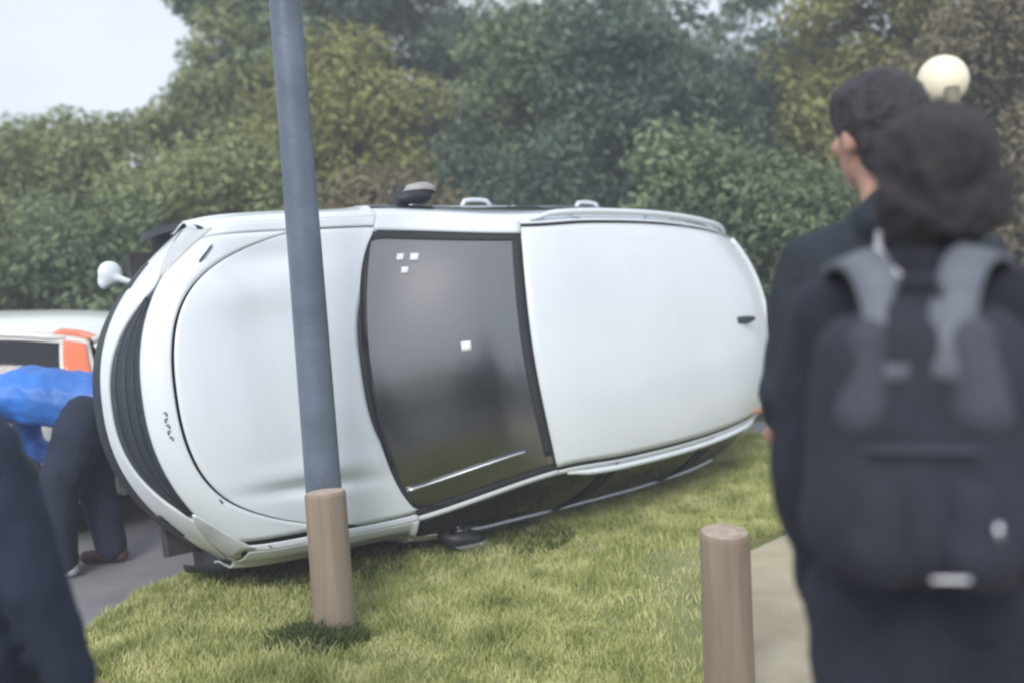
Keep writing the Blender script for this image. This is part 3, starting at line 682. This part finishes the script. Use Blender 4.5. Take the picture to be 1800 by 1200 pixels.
# ------------------------------------------------------------------ tall pole, bollards, globe lamp
pb = ground(592, 1090, 0); ptY = pb.y + .12
bx = at(580, 1000, ptY).x
POLE = empty('lamp_post', (bx, ptY, 0), label='tall blue-grey round metal pole standing on the grass behind the timber bollard', cat='lamp post')
bm = bmesh.new(); rings = lathe(bm, [(.082, -.05), (.080, .0), (.078, .6), (.071, 1.9), (.0705, 1.92), (.062, 3.2), (.050, 6.4), (.001, 6.42)], 32); obj('pole_shaft', bm, m_pole, POLE)
bm = bmesh.new(); add_box(bm, (0, .081, .75), (.085, .012, .42), None, .004); obj('access_door', bm, m_pole, POLE)
def bollard(px, py, w, h, label, lean=0, sd=0):
    g = ground(px, py, 0); o = empty('timber_bollard', g, (0, lean, 0), label=label, cat='bollard', group='timber bollards on the verge')
    bm = bmesh.new(); n = 28; rings = []
    prof = [(w * 1.02, -.08), (w * 1.02, .02), (w, .12), (w * .985, h * .5), (w * .975, h - .02), (w * .965, h - .007), (w * .90, h)]
    for r, z in prof:
        rings.append([bm.verts.new((r * math.cos(a) * (1 + .03 * mnoise.noise(Vector((math.cos(a) * 2 + sd, math.sin(a) * 2, z * 1.5)))), r * math.sin(a) * (1 + .03 * mnoise.noise(Vector((math.cos(a) * 3, math.sin(a) * 3 + sd, z)))), z + (.006 * math.cos(a + sd) if z > h - .03 else 0))) for a in [2 * math.pi * k / n for k in range(n)]])
    for a, b in zip(rings[:-1], rings[1:]):
        for k in range(n): bm.faces.new((a[k], a[(k + 1) % n], b[(k + 1) % n], b[k]))
    obj('post', bm, m_wood, o)
    bm = bmesh.new(); vs = [bm.verts.new(v) for v in [(w * .905 * math.cos(2 * math.pi * k / n), w * .905 * math.sin(2 * math.pi * k / n), h + .001 + .006 * math.cos(2 * math.pi * k / n + sd)) for k in range(n)]]; bm.faces.new(vs)
    g2 = bmesh.ops.extrude_face_region(bm, geom=list(bm.faces)); bmesh.ops.translate(bm, vec=(0, 0, -.01), verts=[v for v in g2['geom'] if isinstance(v, bmesh.types.BMVert)])
    bmesh.ops.recalc_face_normals(bm, faces=bm.faces); obj('sawn_top', bm, m_grain, o, smooth=False)
    return o
bollard(590, 1112, .086, .60, 'weathered round timber bollard standing in front of the tall blue-grey pole', R(.3), 1)
bollard(1285, 1232, .083, .58, 'weathered round timber bollard at the bottom edge beside the dirt path', R(.2), 4)
gp = at(1657, 142, 8.6)
LAMP = empty('globe_lamp', (gp.x, gp.y, 0), label='cream globe street lamp showing above the head of the person with the backpack', cat='street lamp')
bm = bmesh.new(); bmesh.ops.create_uvsphere(bm, u_segments=40, v_segments=24, radius=.205); bmesh.ops.translate(bm, vec=(0, 0, gp.z), verts=bm.verts)
bmesh.ops.delete(bm, geom=[v for v in bm.verts if v.co.z < gp.z - .195], context='VERTS'); obj('globe', bm, m_globe, LAMP)
bm = bmesh.new(); lathe(bm, [(.001, gp.z - .07), (.062, gp.z - .075), (.066, gp.z - .20), (.08, gp.z - .23), (.04, gp.z - .25)], 24); bmesh.ops.translate(bm, vec=(0, -.165, 0), verts=bm.verts)
bmesh.ops.scale(bm, vec=(1, 1, 1), verts=bm.verts); obj('lamp_fitting', bm, m_fit, LAMP)
bm = bmesh.new(); lathe(bm, [(.09, 0), (.09, .5), (.05, .6), (.04, gp.z - .28), (.085, gp.z - .25), (.085, gp.z - .18)], 20); obj('lamp_pole', bm, m_darkmetal, LAMP)

# ------------------------------------------------------------------ people (local: facing +Y, right hand +X)
def hand(w, d, side, s=1., curl=.5):
    """palm and five separate fingers; d = forearm direction, side = +1 right, -1 left"""
    d = d.normalized(); pr = []
    a = Vector((0, 1, 0)); wd = (a - d * a.dot(d)); wd = wd.normalized() if wd.length > .1 else Vector((1, 0, 0)); nn = d.cross(wd).normalized() * side
    pc = w + d * .045 * s
    pr.append(('c', w + d * .01, .024 * s, pc, .030 * s)); 
    for k in (-1, -.33, .33, 1): pr.append(('c', w + d * .03 * s + wd * .012 * k * s, .014 * s, w + d * .085 * s + wd * .028 * k * s, .0105 * s))
    for k, L in ((-1, .062), (-.33, .075), (.33, .08), (1, .07)):
        b = w + d * .088 * s + wd * .029 * k * s; d1 = (d + nn * curl * .5).normalized(); m1 = b + d1 * L * .55 * s; d2 = (d + nn * curl * 1.6).normalized(); e = m1 + d2 * L * .5 * s
        pr.append(('c', b, .0095 * s, m1, .0085 * s)); pr.append(('c', m1, .0085 * s, e, .0070 * s))
    b = w + d * .03 * s + wd * .028 * s; td = (d * .7 + wd * .75 + nn * .3).normalized(); m1 = b + td * .045 * s; pr.append(('c', b, .0125 * s, m1, .0105 * s)); pr.append(('c', m1, .0105 * s, m1 + (td + d * .5 + nn * .5).normalized() * .03 * s, .0085 * s))
    return pr
def headprims(hc, yaw, pitch=0, s=1.):
    Rm = Euler((pitch, 0, yaw)).to_matrix()
    def q(x, y, z): return hc + Rm @ Vector((x * s, y * s, z * s))
    r = (pitch, 0, yaw)
    return [('e', q(0, -.012, .02), (.078 * s, .098 * s, .100 * s), r), ('e', q(0, .025, -.045), (.060 * s, .070 * s, .075 * s), r), ('e', q(0, .055, -.095), (.030 * s, .028 * s, .022 * s), r),
            ('c', q(0, .095, .01), .010 * s, q(0, .112, -.022), .015 * s), ('c', q(-.02, .088, -.058), .008 * s, q(.02, .088, -.058), .008 * s), ('c', q(-.016, .088, -.068), .009 * s, q(.016, .088, -.068), .009 * s),
            ('c', q(-.045, .080, .028), .010 * s, q(.045, .080, .028), .010 * s), ('e', q(-.05, .06, -.02), (.022 * s, .02 * s, .018 * s), r), ('e', q(.05, .06, -.02), (.022 * s, .02 * s, .018 * s), r),
            ('e', q(-.080, -.005, -.012), (.010 * s, .020 * s, .032 * s), r), ('e', q(.080, -.005, -.012), (.010 * s, .020 * s, .032 * s), r)], q, r
m_eye = mat('eye', (.6, .6, .6), .3); m_iris = mat('iris', (.02, .015, .01), .3)
def eyes(q, s, root):
    for x in (-.032, .032):
        bm = bmesh.new(); bmesh.ops.create_uvsphere(bm, u_segments=12, v_segments=8, radius=.0125 * s); bmesh.ops.translate(bm, vec=q(x, .078, .008), verts=bm.verts); e = obj('eye', bm, m_eye, root)
        bm = bmesh.new(); bmesh.ops.create_uvsphere(bm, u_segments=10, v_segments=6, radius=.006 * s); bmesh.ops.translate(bm, vec=q(x, .0865, .008), verts=bm.verts); obj('iris', bm, m_iris, e)
V = Vector
STAND = dict(pelvis=V((0, 0, .95)), waist=V((0, 0, 1.08)), chest=V((0, .0, 1.28)), neck=V((0, -.01, 1.46)), head=V((0, .015, 1.61)),
  sL=V((-.165, 0, 1.405)), eL=V((-.225, -.03, 1.13)), wL=V((-.235, .05, .89)), sR=V((.165, 0, 1.405)), eR=V((.225, -.03, 1.13)), wR=V((.235, .05, .89)),
  hL=V((-.09, 0, .92)), kL=V((-.10, .02, .50)), aL=V((-.105, -.02, .09)), hR=V((.09, 0, .92)), kR=V((.10, .02, .50)), aR=V((.105, -.02, .09)))
def person(label, loc, rz, J, s=1., top_m=m_navy, leg_m=m_trs, shoe=(m_shoe_d, m_shoe_d), hair_m=m_hair, hyaw=0, hpitch=0, headprim=None, coat=0, hair=1., bulk=1., foot=V((0, 1, 0)), hood=False, wr=.010, legs=1., torso_r=1., hairprims=None, rx=0):
    root = empty('person', loc, (0, 0, rz), label=label, cat='person'); root.scale = (s, s, s)
    J = {**STAND, **J}; hp, q, hr = headprims(J['head'], hyaw, hpitch)
    fw = foot
    B = hp + [('c', J['neck'] - V((0, 0, .02)), .055, J['head'] + (J['neck'] - J['head']) * .45, .052),
      ('c', J['sL'], .052, J['chest'], .10), ('c', J['sR'], .052, J['chest'], .10), ('c', J['chest'], .11, J['waist'], .10), ('c', J['waist'], .10, J['pelvis'], .105)]
    for k in 'LR':
        B += [('c', J['s' + k], .052, J['e' + k], .038), ('c', J['e' + k], .038, J['w' + k], .025), ('c', J['h' + k], .078, J['k' + k], .052), ('c', J['k' + k], .055, J['a' + k], .036), ('c', J['a' + k] - fw * .03 - V((0, 0, .03)), .035, J['a' + k] + fw * .13 - V((0, 0, .05)), .028)]
        B += hand(J['w' + k], J['w' + k] - J['e' + k], 1 if k == 'R' else -1)
    blob('body', B, m_skin, root, .0085, 2)
    eyes(q, 1, root)
    t = bulk
    sh = (J['sR'] - J['sL']).normalized()
    T = [('c', J['sL'] + V((0, 0, -.005)), .068 * t, J['neck'] - (J['neck'] - J['chest']) * .25, .062 * t), ('c', J['sR'] + V((0, 0, -.005)), .068 * t, J['neck'] - (J['neck'] - J['chest']) * .25, .062 * t),
         ('c', J['neck'] - (J['neck'] - J['chest']).normalized() * .02, .064, J['chest'], .12 * t),
         ('c', J['chest'] + sh * .055, .12 * t * torso_r, J['pelvis'] + sh * .04, .125 * t * torso_r), ('c', J['chest'] - sh * .055, .12 * t * torso_r, J['pelvis'] - sh * .04, .125 * t * torso_r),
         ('c', J['sL'], .07 * t, J['chest'], .12 * t), ('c', J['sR'], .07 * t, J['chest'], .12 * t)]
    for k in 'LR':
        T += [('c', J['s' + k], .068 * t, J['e' + k], .055 * t), ('c', J['e' + k], .055 * t, J['w' + k] - (J['w' + k] - J['e' + k]) * .05, .040 * t)]
    if coat:
        for sx in (-1, 1): T += [('c', J['pelvis'] + sh * .05 * sx, .13 * t, J['pelvis'] + sh * .07 * sx - V((0, 0, coat)), .15 * t)]
    if hood: T += [('e', J['neck'] + V((0, -.06, -.02)), (.12, .07, .07))]
    blob('jacket' if coat or bulk > 1.1 else 'jumper', T, top_m, root, .0125, 4, wrinkle=wr)
    L = []
    for k in 'LR':
        L += [('c', J['h' + k], .105 * legs, J['k' + k], .078 * legs), ('c', J['k' + k], .078 * legs, J['a' + k] + V((0, 0, .01)), .064 * legs)]
    L += [('c', J['hL'], .11, J['hR'], .11), ('c', J['pelvis'] , .13, (J['hL'] + J['hR']) / 2 - V((0, 0, .06)), .125)]
    blob('trousers', L, leg_m, root, .0125, 3, wrinkle=.009)
    for i, k in enumerate('LR'):
        a = J['a' + k]; blob('shoe', [('c', a - fw * .05 - V((0, 0, .045)), .042, a + fw * .15 - V((0, 0, .05)), .036), ('c', a - V((0, 0, .0)), .042, a - fw * .02 - V((0, 0, .04)), .044)], shoe[i], root, .009, 2)
    hs = hair
    Hh = [('e', q(0, -.020, .038), (.092 * hs, .108 * hs, .098 * hs), hr), ('e', q(0, -.055, -.022), (.080 * hs, .060 * hs, .074 * hs), hr)] + [('e', q(*p[0]), p[1], hr) for p in (hairprims or [])]
    blob('hair', Hh, hair_m, root, .007, 2, wrinkle=.010, wscale=28)
    return root

# boy with the backpack, back to us, close on the right
YB = 1.66; bxx = at(1615, 700, YB).x
PB = person('person seen from behind, dark hair, navy jumper and grey-strapped backpack, close on the right', (bxx, YB, 0), R(-21),
    dict(head=V((.03, .015, 1.600)), neck=V((.02, -.01, 1.46)), sL=V((-.135, 0, 1.40)), sR=V((.135, 0, 1.40)), eL=V((-.19, .02, 1.13)), wL=V((-.17, .06, .90)), eR=V((.20, -.02, 1.14)), wR=V((.20, .12, .93))), 1.0, m_navy, m_trs, hair_m=m_hair, hair=1.0, wr=.018, bulk=1.06, hyaw=R(8),
    hairprims=[((-.0, -.03, .05), (.093, .105, .085)), ((.03, -.05, -.02), (.078, .055, .07)), ((-.04, -.04, -.01), (.06, .06, .07)), ((.02, -.02, .03), (.05, .08, .06))])
bm = bmesh.new()
pts = [V((-.055, .03, 1.54)), V((-.055, .0, 1.51)), V((-.048, -.04, 1.485)), V((-.030, -.075, 1.468))]
tube(bm, pts, [.004, .007, .013, .012], 8, flat=.5); obj('collar', bm, m_collar, PB)
blob('jumper_collar', [('c', (.018, -.012, 1.44), .068, (.026, -.002, 1.505), .060)], m_navy, PB, .009, 3)
# backpack: its own thing on the boy's back
BP = empty('backpack', (bxx, YB, 0), (0, 0, R(-21)), label='dark navy backpack with light grey shoulder straps on the near person\'s back', cat='backpack')
oy = -.22
blob('main_compartment', [('c', (-.075, oy, 1.35), .08, (-.08, oy - .01, 1.12), .095), ('c', (.075, oy, 1.35), .08, (.08, oy - .01, 1.12), .095), ('c', (0, oy, 1.37), .085, (0, oy - .01, 1.12), .10)], m_pack, BP, .011, 4, wrinkle=.012, wscale=10)
blob('front_pocket', [('c', (-.05, oy - .06, 1.17), .055, (-.06, oy - .065, 1.10), .062), ('c', (.06, oy - .06, 1.17), .055, (.065, oy - .065, 1.10), .062)], m_pack, BP, .009, 3, wrinkle=.008, wscale=14)
for sx in (-1, 1):
    blob('side_panel', [('c', (.065 * sx, oy - .046, 1.385), .036, (.078 * sx, oy - .056, 1.29), .045)], m_pack2, BP, .008, 3, wrinkle=.005, wscale=16)
    bm = bmesh.new(); n = 16; prev = None
    ctrl = np.array([(.034, -.30, 1.33), (.042, -.27, 1.41), (.06, -.19, 1.470), (.085, -.10, 1.492), (.112, -.02, 1.485), (.118, .05, 1.45), (.105, .11, 1.36), (.10, .12, 1.2), (.08, .05, 1.1)])
    for i in range(n * 2 + 1):
        t = i / (n * 2) * (len(ctrl) - 1); p = crom(ctrl, t); p2 = crom(ctrl, t + .05); d = V(p2 - p); d = d.normalized() if d.length > 1e-6 else V((0, 0, -1))
        wdt = .030 if t < 5 else .026; wdt = min(wdt, .018 + .02 * t)
        upn = V((0, -1, .3)) if t < 1.5 else (V((.25, -.3, 1)) if t < 5 else V((.2, 1, 0)))
        x = d.cross(upn).normalized() * wdt; nn = x.cross(d).normalized() * .007
        P_ = V(p) + V((0, 0, .006)); ring = [bm.verts.new(V((v.x * sx, v.y, v.z))) for v in (P_ - x - nn, P_ + x - nn, P_ + x + nn, P_ - x + nn)]
        if prev:
            for k in range(4): bm.faces.new((prev[k], prev[(k + 1) % 4], ring[(k + 1) % 4], ring[k]))
        else: bm.faces.new(ring)
        prev = ring
    bm.faces.new(prev[::-1]); bmesh.ops.recalc_face_normals(bm, faces=bm.faces); obj('shoulder_strap', bm, m_strap, BP)
bm = bmesh.new(); tube(bm, [(-.03, oy - .03, 1.43), (-.02, oy - .03, 1.47), (.02, oy - .03, 1.47), (.03, oy - .03, 1.43)], .008, 8); obj('grab_handle', bm, m_pack, BP)
bm = bmesh.new(); tube(bm, [(-.11, oy - .065, 1.235), (-.05, oy - .108, 1.245), (.05, oy - .108, 1.245), (.11, oy - .065, 1.235)], .005, 6); obj('zip', bm, m_pack2, BP)
bm = bmesh.new(); tube(bm, [(.088, oy - .128, 1.155), (.089, oy - .132, 1.13)], [.006, .004], 8)
obj('zip_pull', bm, m_chrome, BP)
bm = bmesh.new(); add_box(bm, (.03, oy - .128, 1.075), (.050, .006, .006), (0, R(-3), 0), .002); obj('logo_strip', bm, m_strap if False else m_sticker, BP)

# second person, beyond the backpack boy, turned left
YA = 2.45; ax = at(1572, 700, YA).x
PA = person('taller person with short black hair and dark coat, head turned left, behind the backpack wearer', (ax, YA, -.05), R(8),
    dict(head=V((-.01, .03, 1.665)), neck=V((0, 0, 1.50)), sL=V((-.175, 0, 1.385)), sR=V((.175, 0, 1.385)), eL=V((-.25, -.02, 1.12)), eR=V((.25, -.02, 1.12)), wL=V((-.19, .16, 1.03)), wR=V((.19, .16, 1.03))), 1.09, m_coat, m_trs, hair_m=m_hair2, hair=1.03, bulk=1.15, coat=.14, wr=.018, hood=True, hyaw=R(12),
    hairprims=[((0, .0, .06), (.094, .105, .075)), ((0, -.06, -.05), (.075, .05, .06))])
# bending person in a bright blue jacket at the left
gd = ground(172, 1000, -.05)
PD = person('person bending forward in a bright blue jacket and navy trousers beside the parked car', (gd.x, gd.y, -.05), R(90),
    dict(pelvis=V((0, -.08, .93)), waist=V((0, .08, .98)), chest=V((0, .30, 1.00)), neck=V((0, .48, .97)), head=V((0, .60, .90)),
         sL=V((-.19, .42, .96)), sR=V((.19, .42, .96)), eL=V((-.22, .42, .68)), eR=V((.22, .40, .68)), wL=V((-.12, .30, .50)), wR=V((.16, .12, .56)),
         hL=V((-.10, -.07, .88)), hR=V((.10, -.07, .88)), kL=V((-.12, .12, .50)), kR=V((.12, .02, .48)), aL=V((-.12, .14, .09)), aR=V((.12, -.04, .09))), .98, m_blue, m_trs2, shoe=(m_shoe, m_shoe_b), hair_m=m_hair3, bulk=1.28, hpitch=R(-60), wr=.014, legs=1.4)
# dark-coated person cut off by the left edge, close
YC = 2.0; cx = at(-150, 800, YC).x
PC = person('person in a long dark navy coat cut off by the left edge, close to us', (cx, YC, -.05), R(-15),
    dict(eL=V((-.30, 0, 1.12)), eR=V((.27, -.01, 1.12)), wR=V((.30, .05, .88))), .905, m_coat2, m_trs, hair_m=m_hair2, bulk=1.3, coat=.42, wr=.012)

# ------------------------------------------------------------------ haze volume, added to veil and lighten the dark trees
bm = bmesh.new(); add_box(bm, (0, 5, 4.2), (90, 60, 11.0)); hz = obj('haze', bm, None, smooth=False); tag(hz, kind='stuff', label='thin grey haze over the whole place, added to lighten the dark trees', cat='haze')
mh = bpy.data.materials.new('veil_haze'); mh.use_nodes = True; n = mh.node_tree.nodes; n.remove(n['Principled BSDF'])
pv = n.new('ShaderNodeVolumePrincipled'); pv.inputs['Color'].default_value = (.86, .92, 1, 1); pv.inputs['Density'].default_value = .010
mh.node_tree.links.new(pv.outputs[0], n['Material Output'].inputs['Volume']); hz.data.materials.append(mh)
